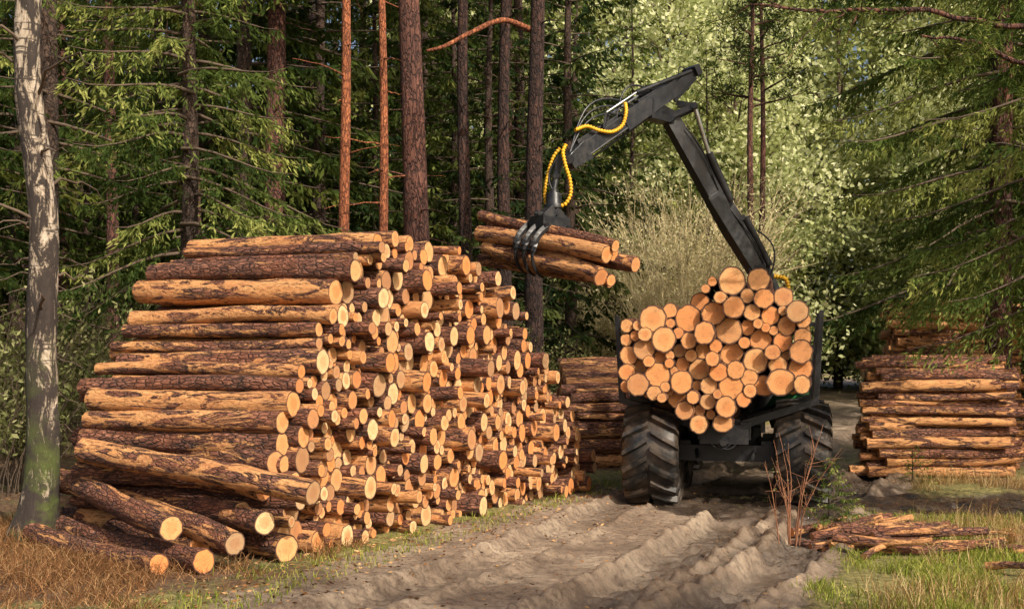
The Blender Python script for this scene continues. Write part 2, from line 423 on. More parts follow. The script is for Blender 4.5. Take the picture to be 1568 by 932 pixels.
# ------------------------------------------------------------------ forwarder
RZ=-math.radians(14); FO=Vector((2.95,15.3,0))
fw=empty('forwarder',FO,RZ)
inv=np.array((Matrix.Translation(FO)@Matrix.Rotation(RZ,4,'Z')).inverted())
def Wl(p):
    p=np.asarray(p,float); return p@inv[:3,:3].T+inv[:3,3]
BLK=m_plain('black_paint',(.012,.013,.016),.24,0,(.045,.038,.032),.5,.002,9)
GRY=m_plain('worn_steel',(.06,.058,.055),.45,.6,(.04,.028,.02),.6,.004,9)
CHR=m_plain('piston_chrome',(.6,.6,.6),.2,1,(.4,.38,.35),.3)
RUB=m_plain('muddy_rubber',(.010,.010,.010),.30,0,(.13,.09,.06),.7,.006,3)
YEL=m_plain('yellow_hose',(.75,.40,.01),.4,0,(.4,.2,.02),.5)
GRN=m_plain('green_paint',(.03,.16,.05),.4)
GLS=m_plain('cab_glass',(.02,.03,.03),.05)
RED=m_plain('red_lens',(.2,.01,.01),.3)
FM=[BLK,GRY,CHR,YEL,GRN,GLS,RED]
def tyre(name,cx,cy,R=.60,Wd=.62):
    mb=MB(); n=56
    prof=[(.30,-.40),(.34,-.47),(.62,-.50),(.86,-.49),(.95,-.42),(.965,-.2),(.975,0),(.965,.2),(.95,.42),(.86,.49),(.62,.50),(.34,.47),(.30,.40)]
    th=np.linspace(0,2*np.pi,n,endpoint=False)
    v=np.array([[(w*Wd,R*r*np.cos(t),R*r*np.sin(t)) for t in th] for r,w in prof])
    k=len(prof); i=np.arange(k-1)[:,None]*n; j=np.arange(n)[None]; j2=(j+1)%n
    mb.add(v.reshape(-1,3),np.stack([i+j,i+j2,i+n+j2,i+n+j],-1).reshape(-1,4),0,smooth=True)
    N=18
    for q in range(N):
        for sd in (-1,1):
            a0=2*np.pi*(q+(.5 if sd>0 else 0))/N
            sec=[(.03,0,.955,1.075),(.25,.14,.95,1.075),(.47,.26,.93,1.05),(.515,.29,.72,.90)]
            vv=[]
            for w,da,ri,ro in sec:
                for aa,rr in ((-.065,ri),(.065,ri),(.043,ro),(-.043,ro)):
                    t=a0+da+aa; vv.append((sd*w*Wd,R*rr*np.cos(t),R*rr*np.sin(t)))
            ff=[[0,1,2,3],[15,14,13,12]]
            for s_ in range(3):
                for e in range(4):
                    ff.append([s_*4+e,s_*4+(e+1)%4,s_*4+4+(e+1)%4,s_*4+4+e])
            mb.add(vv,ff,0)
    rp=[(.34,-.44),(.31,-.36),(.26,-.30),(.12,-.28),(.11,-.36),(0.001,-.37)]
    for sd in (1,-1):
        v=np.array([[(sd*w*Wd,R*r*np.cos(t),R*r*np.sin(t)) for t in th] for r,w in rp]); k=len(rp)
        i=np.arange(k-1)[:,None]*n
        mb.add(v.reshape(-1,3),np.stack([i+j,i+j2,i+n+j2,i+n+j],-1).reshape(-1,4),1,smooth=True)
    return mb.obj(name,[RUB,GRY],fw,0,(cx,cy,R*1.05-.09))
for k,(cx,cy) in enumerate(((-.96,-.25),(1.02,.15),(-.98,1.45),(1.0,1.65))): tyre('wheel_%d'%(k+1),cx,cy,.66,.74)
for k,(cx,cy) in enumerate(((-1.0,4.4),(1.0,4.4),)): tyre('wheel_%d'%(k+5),cx,cy,.64,.66)
mb=MB()
for sx in (-.28,.28): beam(mb,(sx,-.5,.95),(sx,4.6,.95),(.14,.24),(.14,.24),0)
beam(mb,(-.32,-.5,.90),(.32,-.5,.90),(.10,.26),(.10,.26),0)
tube(mb,[(0,-.62,.80),(0,-.5,.80)],.05,12,0)
beam(mb,(-.9,0.0,.62),(.9,0.0,.62),(.22,.22),(.22,.22),0); beam(mb,(-.9,1.48,.62),(.9,1.48,.62),(.22,.22),(.22,.22),0)
for sx in (-.55,.55): beam(mb,(sx,-.1,.66),(sx,1.6,.66),(.16,.26),(.16,.26),0)
for sx in (-.35,0.3): beam(mb,(sx,.72,.6),(sx,.72,.95),(.3,.5),(.3,.5),0)
for by in (-.35,.75,1.85):
    beam(mb,(-.2,by,1.05),(.2,by,1.05),(.14,.10),(.14,.10),0)
    for sx in (-1,1):
        beam(mb,(sx*.2-.1,by,.98),(sx*1.28-.1,by,1.34),(.10,.12),(.09,.09),0)
        beam(mb,(sx*1.28-.1,by,1.30),(sx*1.36-.1,by,2.50 if sx<0 else 2.55),(.09,.09),(.06,.07),0)
for hz in (1.4,1.75,2.1,2.45): beam(mb,(-1.35,2.45,hz),(1.3,2.45,hz),(.06,.06),(.06,.06),0)
for hx in np.linspace(-1.3,1.28,9): beam(mb,(hx,2.5,1.2),(hx,2.5,2.5),(.05,.05),(.05,.05),0)
beam(mb,(.75,1.9,1.0),(.95,2.3,1.3),(.5,.4),(.5,.4),4)
for sx in (-1,1):
    tube(mb,[(sx*.35,-.4,.55),(sx*.45,.3,.8),(sx*.3,1.0,.7)],.03,8,0)
    t=np.linspace(0,1,12)[:,None]
    tube(mb,np.array([sx*.3,-.52,.98])+np.array([-sx*.5,0,-.05])*t+np.array([0,-.03,-.25])*np.sin(np.pi*t),.012,6,0)
mb.obj('chassis',FM,fw,.012)
mb=MB()
beam(mb,(0,3.1,1.0),(0,3.9,1.0),(.7,.6),(.9,.7),0)
beam(mb,(0,4.7,1.45),(0,6.1,1.35),(1.15,.8),(1.0,.6),4)
beam(mb,(-.1,3.75,1.2),(-.1,3.75,2.35),(1.25,1.1),(1.15,.95),4)
beam(mb,(-.1,3.75,2.36),(-.1,3.75,2.44),(1.25,1.05),(1.25,1.05),0)
for s_ in ((-.1,3.22,1.95),(-.1,4.27,1.95)): beam(mb,(s_[0]-.48,s_[1],s_[2]),(s_[0]+.48,s_[1],s_[2]),(.02,.55),(.02,.55),5)
mb.obj('tractor_cab',FM,fw,.02)
bot=ipf([-1.18,-.5,-.32,-.18,.1,.28,.45,1.18],[1.46,1.30,1.02,.92,.92,1.06,1.40,1.46])
top=ipf([-1.18,-.62,-.28,-.05,.27,.61,.83,1.04,1.18],[2.42,2.62,2.58,2.95,3.08,3.05,2.86,2.65,2.45])
P,R=pack(-1.2,1.2,bot,top,.06,.185,23,1.45,.90)
mb=MB()
for (s_,z),r in zip(P,R):
    y0=-.85+rng.normal()*.08
    log(mb,(s_-.12,y0,z),(s_-.12+rng.normal()*.02,y0+3.0,z+rng.normal()*.02),r,r*rng.uniform(.88,1),24,6,warm=.4)
mb.obj('timber_load',LM,fw)

# crane
mb=MB()
B0=np.array((4.02,18.15,3.25)); EL=np.array((2.50,17.6,5.72))
def w2(a): return Wl(np.asarray(a,float))
cb=w2((4.1,18.2,1.0)); tube(mb,[cb,w2((4.1,18.2,1.5)),w2((4.1,18.2,1.5)),w2((4.1,18.2,3.0))],[.26,.26,.17,.15],16,0)
beam(mb,w2((4.12,18.2,2.85)),w2((4.0,18.15,3.45)),(.34,.42),(.26,.34),0)
beam(mb,w2((4.32,18.2,3.0)),w2((4.05,18.15,3.6)),(.1,.16),(.1,.12),0)
A=w2(B0+[0,0,.12]); E=w2(EL)
def lerp(a,b,t): return a+(b-a)*t
beam(mb,A,lerp(A,E,.30),(.22,.30),(.23,.36),0); beam(mb,lerp(A,E,.30),lerp(A,E,1.),(.23,.36),(.18,.24),0)
for sx in (-.13,.13):
    off=np.array([0,sx,0]); beam(mb,lerp(A,E,.05)+off,lerp(A,E,.5)+off,(.02,.20),(.02,.26),0)
px=nrm(np.cross(E-A,(0,1,0))); px=px*(1 if px[0]>0 else -1)
c0=lerp(A,E,.42)+px*.17; c1=lerp(A,E,.72)+px*.25; c2=lerp(A,E,.98)+px*.42
tube(mb,[c0,c1],.065,14,0); tube(mb,[c1,c2],.035,12,2); beam(mb,lerp(A,E,.40),c0,(.12,.16),(.1,.12),0)
d0=A+px*.22+np.array([0,0,-.05]); d1=lerp(A,E,.30)+px*.24
tube(mb,[d0,d1],.055,12,0); beam(mb,lerp(A,E,.33),d1,(.12,.12),(.08,.08),0)
tube(mb,[E+np.array([0,-.17,0]),E+np.array([0,.17,0])],.10,18,0)
k1=c2; k2=w2((2.62,17.62,5.95))
for sx in (-.09,.09):
    o_=np.array([0,sx,0]); beam(mb,E+o_,k1+o_,(.04,.10),(.04,.08),0); beam(mb,k2+o_,k1+o_,(.035,.08),(.035,.07),0)
tube(mb,[k1+np.array([0,-.14,0]),k1+np.array([0,.14,0])],.05,12,0)
T0=w2((2.88,17.72,6.43)); T1=w2((.86,16.35,4.86))
up=nrm(np.array([0,0,1.])-np.dot(nrm(T1-T0),[0,0,1.])*nrm(T1-T0))
beam(mb,lerp(T0,T1,.16),lerp(T0,T1,.60),(.20,.24),(.20,.28),0)
beam(mb,lerp(T0,T1,.58),lerp(T0,T1,.97),(.17,.22),(.17,.20),0)
beam(mb,lerp(T0,T1,-.02)+up*.06,lerp(T0,T1,.45)+up*.12,(.10,.10),(.12,.10),0)
for sx in (-.11,.11):
    o_=np.array([0,sx,0]); tube(mb,[lerp(T0,T1,.0)+up*.04+o_,lerp(T0,T1,.42)+up*.24+o_],.036,10,0)
    tube(mb,[lerp(T0,T1,.42)+up*.24+o_,lerp(T0,T1,.66)+up*.24+o_],.02,10,2)
    beam(mb,lerp(T0,T1,-.02)+o_,lerp(T0,T1,.2)+o_-up*.08,(.03,.12),(.03,.2),0)
    beam(mb,lerp(T0,T1,.66)+up*.24+o_,lerp(T0,T1,.72)+up*.05+o_,(.03,.1),(.03,.1),0)
    tube(mb,[lerp(T0,T1,.3)-up*.13+o_,lerp(T0,T1,.9)-up*.15+o_],.02,8,0)
beam(mb,lerp(T0,T1,-.03)+up*.05,lerp(T0,T1,.01)+up*.05,(.3,.16),(.3,.16),0)
beam(mb,lerp(T0,T1,.40)-up*.04,E,(.22,.3),(.2,.2),0)
beam(mb,lerp(T0,T1,.62)+up*.1,lerp(T0,T1,.92)+up*.14,(.1,.1),(.06,.06),0)
def bow(a,b,h,r=.015,m=0,n=12):
    a=np.asarray(a);b=np.asarray(b);t=np.linspace(0,1,n)[:,None]
    tube(mb,a+(b-a)*t+up*h*np.sin(np.pi*t),r,8,m)
bow(lerp(T0,T1,.46)+up*.1,lerp(T0,T1,.98)+up*.08,.42,.016); bow(lerp(T0,T1,.50)+up*.1,lerp(T0,T1,1.0)+up*.05,.34,.014)
bow(lerp(T0,T1,.56)+up*.1,lerp(T0,T1,1.0)+up*.05,.24,.016)
bow(lerp(T0,T1,.3)+up*.12,lerp(T0,T1,.62)+up*.1,.30,.016)
bow(lerp(T0,T1,.02)+up*.1,lerp(T0,T1,.10)+up*.1,.12,.01)
for q in (-.08,0,.08):
    t=np.linspace(0,1,14)[:,None]; a=A+np.array([0,q,.0])+px*.12; b=lerp(A,E,.9)+np.array([0,q,0])+px*.14
    tube(mb,a+(b-a)*t+px*.05*np.sin(3*np.pi*t),.013,6,0)
    a=A+np.array([.15,q,-.25]); b=lerp(A,E,.2)+px*.3; tube(mb,a+(b-a)*t+px*.22*np.sin(np.pi*t),.014,6,0)
tip=T1
beam(mb,lerp(T0,T1,.9)-up*.02,lerp(T0,T1,1.03)-up*.04,(.24,.30),(.2,.2),0)
hang=w2((.66,16.25,4.78)); rot=w2((.61,16.2,4.22))
tube(mb,[tip+np.array([0,-.14,-.04]),tip+np.array([0,.14,-.04])],.07,14,0)
beam(mb,hang+np.array([.06,0,.08]),hang+np.array([0,0,-.16]),(.1,.14),(.08,.1),0)
tube(mb,[hang+np.array([0,0,-.12]),rot+np.array([0,0,.14])],[.05,.045],10,0)
tube(mb,[hang+np.array([0,-.08,-.2]),hang+np.array([0,.08,-.2])],.05,12,0)
for q in (-.05,.06):
    t=np.linspace(0,1,12)[:,None]; a=hang+np.array([.05,q,.1]); b=rot+np.array([.05,q,.05]); tube(mb,a+(b-a)*t+np.array([-.14,0,0])*np.sin(np.pi*t),.013,6,0)
tube(mb,[rot+np.array([0,0,.16]),rot+np.array([0,0,.1]),rot+np.array([0,0,.1]),rot+np.array([0,0,-.06]),rot+np.array([0,0,-.06]),rot+np.array([0,0,-.12])],[.07,.07,.115,.115,.15,.15],18,0)
mb.obj('crane',FM,fw,.008)
mb=MB()
def catm(P,n=24):
    P=np.asarray(P,float); P=np.vstack([2*P[0]-P[1],P,2*P[-1]-P[-2]]); out=[]
    for i in range(1,len(P)-2):
        for t in np.linspace(0,1,n,endpoint=False):
            a,b,c,d=P[i-1:i+3]; out.append(.5*((2*b)+(c-a)*t+(2*a-5*b+4*c-d)*t*t+(3*b-a-3*c+d)*t**3))
    out.append(P[-2]); return np.array(out)
def resamp(C,ds):
    s=np.concatenate([[0],np.cumsum(np.linalg.norm(np.diff(C,axis=0),axis=1))]); q=np.arange(0,s[-1],ds)
    return np.stack([np.interp(q,s,C[:,k]) for k in range(3)],-1)
def hose(P,r=.026):
    C=resamp(catm([w2(p) for p in P]),.012)
    rr=r*(1+.22*np.where(np.arange(len(C))%4<2,1,-1)); tube(mb,C,rr,10,3)
hose([(1.72,16.85,5.78),(1.72,16.75,5.62),(1.66,16.7,5.42),(1.5,16.6,5.30),(1.3,16.5,5.30),(1.1,16.4,5.34),(.92,16.3,5.26)])
hose([(.78,16.15,5.02),(.74,16.12,4.9),(.78,16.1,4.7),(.84,16.1,4.5),(.85,16.1,4.3),(.78,16.1,4.16),(.70,16.12,4.12)])
hose([(.70,16.3,5.0),(.60,16.3,4.85),(.52,16.3,4.6),(.48,16.3,4.35),(.50,16.3,4.15)],.023)
hose([(4.25,18.0,3.25),(4.42,17.95,3.2),(4.47,17.95,3.0),(4.42,17.95,2.85)],.035)
mb.obj('yellow_spiral_hoses',FM,fw)
LA=np.array((-.29,17.05,3.72)); LB=np.array((1.36,15.25,3.22)); ax=nrm(LB-LA); C0=(LA+LB)/2
sd=nrm(np.cross(ax,(0,0,1))); uu=np.cross(sd,ax)
if uu[2]<0: uu=-uu
if sd[0]>0: sd=-sd
mb=MB()
G0=C0+uu*.40-ax*.06
beam(mb,w2(G0-sd*.27),w2(G0+sd*.27),(.30,.18),(.30,.18),0)
beam(mb,w2(G0+uu*.05-sd*.16),w2(G0+uu*.2),(.24,.16),(.18,.14),0); beam(mb,w2(G0+uu*.05+sd*.16),w2(G0+uu*.2),(.24,.16),(.18,.14),0)
tube(mb,[w2(G0+uu*.1),rot+np.array([0,0,-.05])],.09,12,0)
tube(mb,[w2(G0+uu*.1-sd*.3),w2(G0+uu*.12+sd*.3)],.045,12,0); tube(mb,[w2(G0+uu*.12+sd*.05),w2(G0+uu*.12+sd*.3)],.03,12,2)
for s_ in (-1,1):
    for o_ in ((-.20,-.02,.16) if s_>0 else (-.11,.07)):
        base=C0-ax*.06+ax*o_
        t=np.linspace(math.radians(62),math.radians(-72),16)
        P_=[w2(base+sd*s_*.42*math.cos(a)+uu*(.40*math.sin(a)+.0)) for a in t]
        wd=np.concatenate([np.linspace(.06,.065,8),np.linspace(.06,.018,8)])
        tube(mb,P_,wd,6,0,flat=.45,smooth=False)
    q=C0-ax*.06+sd*s_*.40
    tube(mb,[w2(q-ax*.18),w2(q+ax*.15)],.03,10,0)
    tube(mb,[w2(C0-ax*.24+sd*s_*.22+uu*.37),w2(C0+ax*.12+sd*s_*.22+uu*.37)],.05,12,0)
mb.obj('grapple',FM,fw,.004)
mb=MB()
offs=[(-.20,.10,.125),(.02,.17,.115),(.20,.05,.12),(-.02,-.07,.13),(-.22,-.13,.11),(.18,-.19,.10),(-.06,-.27,.09),(-.1,.30,.09)]
for a,b_,r in offs:
    o_=sd*(-a)+uu*b_; tw=rng.normal(size=3)*.08
    p0=LA+o_+tw+ax*rng.uniform(-.2,.15); p1=LB+o_-tw+ax*rng.uniform(-.15,.12)
    log(mb,w2(p0),w2(p1),r,r*.95,22,8,tone=rng.uniform(.4,.9),warm=.4)
mb.obj('grabbed_logs',LM,fw)

# ------------------------------------------------------------------ trees
def spruce(name,H,z0,R,nb,dens=1.,sl=.13,sw=.028,trunk=.16,mat=None,bark=None,seed=1,droop=.35,dead=10):
    global rng
    keep=rng; rng=np.random.default_rng(seed)
    mb=MB()
    zz=np.linspace(-.3,H,16)
    pts=np.stack([.05*np.sin(zz*.5+seed),.05*np.cos(zz*.4),zz],-1)
    rr=trunk*(1-.93*np.clip(zz/H,0,1)**1.1)*(1+.5*np.exp(-np.clip(zz,0,9)/.25)); tube(mb,pts,rr,14,0,False,rough=.03)
    for i in range(nb):
        u=(i+rng.uniform())/nb; z=z0+(H-z0)*u**1.05*.985
        k=(z-z0)/(H-z0); L=(R*(1-k)**.72*rng.uniform(.6,1.12)+.15*R/2.5)
        a=i*2.39996+rng.uniform(-.4,.4); e1=np.array([math.cos(a),math.sin(a),0]); e2=np.array([-e1[1],e1[0],0])
        sl0=-.12+.55*k+rng.uniform(-.1,.1); dr=droop*(1-k*.7)
        f=lambda t: e1*(t*L)[:,None]+np.array([0,0,1])*(L*(sl0*t-dr*t*t+dr*.55*t**4))[:,None]+e2*(np.sin(t*2.5+i)*.06*L)[:,None]+np.array([0,0,z])
        tt=np.linspace(0,1,7); tube(mb,f(tt),np.linspace(.014+.008*L,.004,7)*min(1,R/2),4,2,False)
        n2=max(4,int(L/.06*dens)); t2=rng.uniform(.10,1,n2)**.8; sgn=np.where(rng.uniform(size=n2)<.5,-1,1)
        l2=np.clip(.36*L*(1.08-t2)**.7,.07*R/2,.75)*rng.uniform(.5,1.15,n2)
        p=f(t2); d2=nrm(e1*.75+e2[None]*(sgn*rng.uniform(.4,1.1,n2))[:,None]+np.array([0,0,-.25]))
        n3=np.maximum(3,(l2/(sl*.32)).astype(int)); idx=np.repeat(np.arange(n2),n3); m_=len(idx)
        s_=rng.uniform(0,1,m_); hang=.55*droop/.35
        q=p[idx]+d2[idx]*(s_*l2[idx])[:,None]+np.array([0,0,-1.])*(hang*s_**2*l2[idx])[:,None]
        dd=d2[idx]*.7+rng.normal(size=(m_,3))*.42+np.array([0,0,-.45-.3*droop])
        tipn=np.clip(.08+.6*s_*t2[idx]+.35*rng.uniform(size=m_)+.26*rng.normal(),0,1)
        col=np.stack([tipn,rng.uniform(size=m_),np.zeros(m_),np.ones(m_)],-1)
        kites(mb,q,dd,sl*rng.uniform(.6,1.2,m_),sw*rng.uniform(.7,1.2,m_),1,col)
    for i in range(dead):
        z=rng.uniform(min(1.,z0*.3),max(z0,1.2)); a=rng.uniform(0,6.28); L=rng.uniform(.5,1.5)*R/3
        t=np.linspace(0,1,6)[:,None]; tube(mb,np.array([0,0,z])+np.array([math.cos(a),math.sin(a),-.15])*L*t+np.array([0,0,-.15])*L*t*t+rng.normal(size=(6,3))*.02,np.linspace(.016,.004,6),4,2,False)
    m=mb.mesh(name,[bark or SPRB,mat or NEED,TWIG]); rng=keep; return m
def pine(name,H,r,mat,zc,seed=1,lean=(0,0),stubs=10,crown=26,needles=NEED):
    global rng
    keep=rng; rng=np.random.default_rng(seed); mb=MB()
    zz=np.linspace(-.3,H,18); wob=.06
    pts=np.stack([lean[0]*zz+wob*np.sin(zz*.45+seed),lean[1]*zz+wob*np.cos(zz*.4),zz],-1)
    rr=r*(1-.75*np.clip(zz/H,0,1)**1.3)*(1+.35*np.exp(-np.clip(zz,0,9)/.3)); tube(mb,pts,rr,18,0,False,rough=.02)
    at=lambda z: np.array([np.interp(z,zz,pts[:,0]),np.interp(z,zz,pts[:,1]),z])
    for i in range(stubs):
        z=rng.uniform(2,zc); a=rng.uniform(0,6.28); L=rng.uniform(.2,1.6)**1.2
        t=np.linspace(0,1,7)[:,None]; d=np.array([math.cos(a),math.sin(a),rng.uniform(-.2,.25)])
        tube(mb,at(z)+d*L*t+np.array([0,0,-.12])*L*t*t+rng.normal(size=(7,3))*.03*t,np.linspace(.02,.004,7),5,0,False)
    for i in range(crown):
        z=zc+(H-zc)*i/crown; a=i*2.4; L=rng.uniform(.5,1)*2.4*(1-.6*(i/crown)); d=np.array([math.cos(a),math.sin(a),.25])
        t=np.linspace(0,1,6)[:,None]; P_=at(z)+d*L*t+rng.normal(size=(6,3))*.08*t; tube(mb,P_,np.linspace(.05,.012,6),5,0,False)
        for c in range(7):
            cc=P_[rng.integers(2,6)]+rng.normal(size=3)*.3; n=34
            dd=nrm(rng.normal(size=(n,3))+[0,0,.3]); kites(mb,cc+dd*rng.uniform(0,.22,n)[:,None],dd,.20,.045,1)
    m=mb.mesh(name,[mat,needles]); rng=keep; return m
def shrub(name,n,h,spread,seed,bark,leaf=None,nl=0,ls=.04,side=6,r0=.008,upright=.9):
    global rng
    keep=rng; rng=np.random.default_rng(seed); mb=MB(); Q=[];D=[]
    for i in range(n):
        a=rng.uniform(0,6.28); b=rng.uniform(0,.25)*spread; hh=h*rng.uniform(.5,1); t=np.linspace(0,1,9)
        out=spread*rng.uniform(.2,1)
        rad_=b+out*t**(1.2/upright); P_=np.stack([np.cos(a)*rad_,np.sin(a)*rad_,hh*t],-1)+np.cumsum(rng.normal(size=(9,3))*.018*h/2,0)*[1,1,.3]
        P_[0,2]=-.05
        tube(mb,P_,np.linspace(r0,r0*.25,9),4,0,False)
        for k in range(side):
            j=rng.integers(2,8); t3=np.linspace(0,1,5)[:,None]; d=nrm(nrm(P_[j]-P_[j-1])+rng.normal(size=3)*.55); L=h*rng.uniform(.1,.3)
            S_=P_[j]+d*L*t3+rng.normal(size=(5,3))*.015*L*t3; tube(mb,S_,np.linspace(r0*.5,r0*.15,5),3,0,False)
            Q.append(S_[1:]);D.append(np.tile(d,(4,1)))
        Q.append(P_[3:]);D.append(np.tile([0,0,1.],(6,1)))
    if leaf is not None and nl:
        Q=np.concatenate(Q);D=np.concatenate(D); ix=rng.integers(0,len(Q),nl)
        q=Q[ix]+rng.normal(size=(nl,3))*.045*h/2; kites(mb,q,D[ix]*.5+rng.normal(size=(nl,3))*.6,ls*rng.uniform(.6,1.3,nl),ls*.5*rng.uniform(.6,1.2,nl),1)
    m=mb.mesh(name,[bark]+([leaf] if leaf else [])); rng=keep; return m
def broad(name,H,R,seed,leaf,nc=62,nl=150,ls=.25):
    global rng
    keep=rng; rng=np.random.default_rng(seed); mb=MB()
    zz=np.linspace(-.3,H*.8,10); tube(mb,np.stack([.1*np.sin(zz*.6),.1*np.cos(zz*.5),zz],-1),.16*(1-zz/H*.9),10,0,False)
    for i in range(nc):
        z=H*rng.uniform(.05,1); k=z/H; w=R*math.sqrt(max(.05,1-((k-.45)/.58)**2))*rng.uniform(.2,1); a=rng.uniform(0,6.28)
        c=np.array([math.cos(a)*w,math.sin(a)*w,z]); t=np.linspace(0,1,5)[:,None]
        s_=np.array([0,0,max(.5,z-w*.8)]); tube(mb,s_+(c-s_)*t+rng.normal(size=(5,3))*.1*t,np.linspace(.05,.01,5),4,0,False)
        q=c+rng.normal(size=(nl,3))*[.56,.56,.40]; b=rng.uniform(-.35,.3)
        col=np.stack([np.clip(rng.uniform(size=nl)+b,0,1),np.zeros(nl),np.zeros(nl),np.ones(nl)],-1)
        kites(mb,q,rng.normal(size=(nl,3)),ls*rng.uniform(.5,1.2,nl),ls*.6,1,col)
    m=mb.mesh(name,[TWIG,leaf]); rng=keep; return m

def tree(name,m,x,y,rz=0,s=1): return put(name,m,None,0,(x,y,0),(0,0,rz),(s,s,s))
mb=MB(); zz=np.linspace(-.2,13,50)
tube(mb,np.stack([.10*np.sin(zz*.75)+.012*zz+.035*np.sin(zz*2.3),.05*np.cos(zz*.6),zz],-1),.165*(1-.045*zz)*(1+.75*np.exp(-np.clip(zz,0,9)/.35)),22,0,False,rough=.06)
for k in range(34):
    z=rng.uniform(1.6,12); a=rng.uniform(0,6.28); L=rng.uniform(.5,1.9); t=np.linspace(0,1,8)[:,None]
    tube(mb,np.array([0.012*z+.1*np.sin(z*.75),0,z])+np.array([math.cos(a),math.sin(a),.5])*L*t+np.array([0,0,-.5])*L*t*t+rng.normal(size=(8,3))*.03,np.linspace(.02,.003,8),5,1,False)
nb=2500; z=rng.uniform(7,13,nb); a=rng.uniform(0,6.28,nb); rr=rng.uniform(.2,1.6,nb)
kites(mb,np.stack([rr*np.cos(a)+.2,rr*np.sin(a),z],-1),rng.normal(size=(nb,3)),.06,.04,2)
mb.obj('birch_tree',[BIR,TWIG,LEAFD],None,0,(-5.02,11.6,0))
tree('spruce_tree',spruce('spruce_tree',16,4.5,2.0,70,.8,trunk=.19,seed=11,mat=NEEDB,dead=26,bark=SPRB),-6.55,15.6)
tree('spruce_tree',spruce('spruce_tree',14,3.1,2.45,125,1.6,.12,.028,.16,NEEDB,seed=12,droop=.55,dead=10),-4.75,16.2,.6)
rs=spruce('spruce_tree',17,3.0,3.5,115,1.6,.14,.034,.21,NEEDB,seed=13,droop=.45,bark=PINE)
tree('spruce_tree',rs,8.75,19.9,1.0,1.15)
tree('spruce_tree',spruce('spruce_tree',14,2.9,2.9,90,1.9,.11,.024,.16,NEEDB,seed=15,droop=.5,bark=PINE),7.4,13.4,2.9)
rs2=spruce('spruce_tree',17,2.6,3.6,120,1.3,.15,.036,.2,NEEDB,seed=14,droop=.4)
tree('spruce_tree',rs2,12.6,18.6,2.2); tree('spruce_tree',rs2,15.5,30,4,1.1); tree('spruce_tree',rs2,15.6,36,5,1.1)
tree('pine_tree',pine('pine_tree',19,.27,PINE,12,3,(-.012,0)),-5.05,24.2)
tree('pine_tree',pine('pine_tree',17,.125,PINEO,11,4,(-.004,0),14),-3.3,22)
tree('pine_tree',pine('pine_tree',17,.105,PINEO,11,5,(-.002,0),14),-2.6,22.2)
tree('pine_tree',pine('pine_tree',20,.29,PINE,12,6,(-.012,0)),-1.95,22.6)
tree('pine_tree',pine('pine_tree',20,.17,PINED,12,7),-1.1,26)
tree('pine_tree',pine('pine_tree',20,.17,PINED,12,8,(0,0),16),-.15,26)
tree('pine_tree',pine('pine_tree',20,.21,PINED,12,9,(0,0),16),.52,24)
tree('pine_tree',pine('pine_tree',18,.2,PINEO,11.5,10,(0,0),6),8.0,11.0)
mb=MB(); tube(mb,catm([(.45,24,9.0),(-.2,23.6,9.1),(-.9,23.2,8.7),(-1.4,22.9,8.35),(-1.75,22.7,8.2)],8),np.linspace(.07,.03,33),8,0,False,rough=.08)
mb.obj('pine_bough',[PINEO])
mb=MB()
for P_ in ([(8,11,5.4),(6.6,11.6,5.0),(5.53,12,5.11),(5.05,12,5.32),(4.42,12,5.39)],[(8,11,6.2),(6.7,11.6,5.75),(5.53,12,5.5),(4.35,12,5.68),(3.4,12,5.66),(2.58,12,5.73)]):
    C=catm(P_,8); tube(mb,C+rng.normal(size=C.shape)*.008,np.linspace(.045,.012,len(C)),7,0,False)
    for k in range(12):
        c=C[rng.integers(8,len(C))]; t=np.linspace(0,1,6)[:,None]; d=rng.normal(size=3)*[.5,.4,.5]+[-.5,0,-.1]; Q=c+d*.7*t+rng.normal(size=(6,3))*.03*t
        tube(mb,Q,np.linspace(.01,.003,6),4,0,False); q=np.repeat(Q[2:],36,0)
        kites(mb,q+rng.normal(size=q.shape)*.05,rng.normal(size=q.shape)+d,.09,.014,1)
mb.obj('pine_bough',[PINE,NEEDB])
pc=pine('pine_tree',11.0,.12,PINEO,7.6,17,(0,0),6,15)
tree('pine_tree',pc,7.8,-2.2); tree('pine_tree',pc,7.3,.2,1.2,.8); tree('pine_tree',pc,4.9,2.4,2.2,.5)

# instanced forest
F1=spruce('spruce_far',18,1.2,3.0,85,.7,.26,.085,.2,NEEDK,seed=31,droop=.4)
F2=spruce('spruce_far',20,4.0,3.2,85,.7,.26,.085,.22,NEED,seed=32,droop=.3,dead=16)
F3=spruce('spruce_far',15,.6,2.7,85,.75,.24,.075,.16,NEEDB,seed=33,droop=.45)
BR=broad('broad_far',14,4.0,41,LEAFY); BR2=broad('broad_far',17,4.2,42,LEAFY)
PN=pine('pine_far',20,.17,PINED,12,43,(0,0),8,20,NEEDK); PN2=pine('pine_far',20,.16,PINE,12,44,(0,0),8,20,NEEDK)
SH=shrub('shrub_far',22,2.6,1.6,51,TWIG,LEAFD,1500,.10,5); SH2=shrub('shrub_far2',24,3.4,2.0,52,TWIG,LEAFD,1400,.09,5)
fo=empty('forest')
cnt=0
def fi(m,x,y,s=1):
    global cnt
    cnt+=1; put('forest_tree_%03d'%cnt,m,fo,0,(x,y,-.05),(0,0,random.uniform(0,6.28)),(s,s,s*random.uniform(.9,1.1)))
def near(x,y,lst,d): return any((x-a)**2+(y-b)**2<d*d for a,b in lst)
pl=[]
tries=0
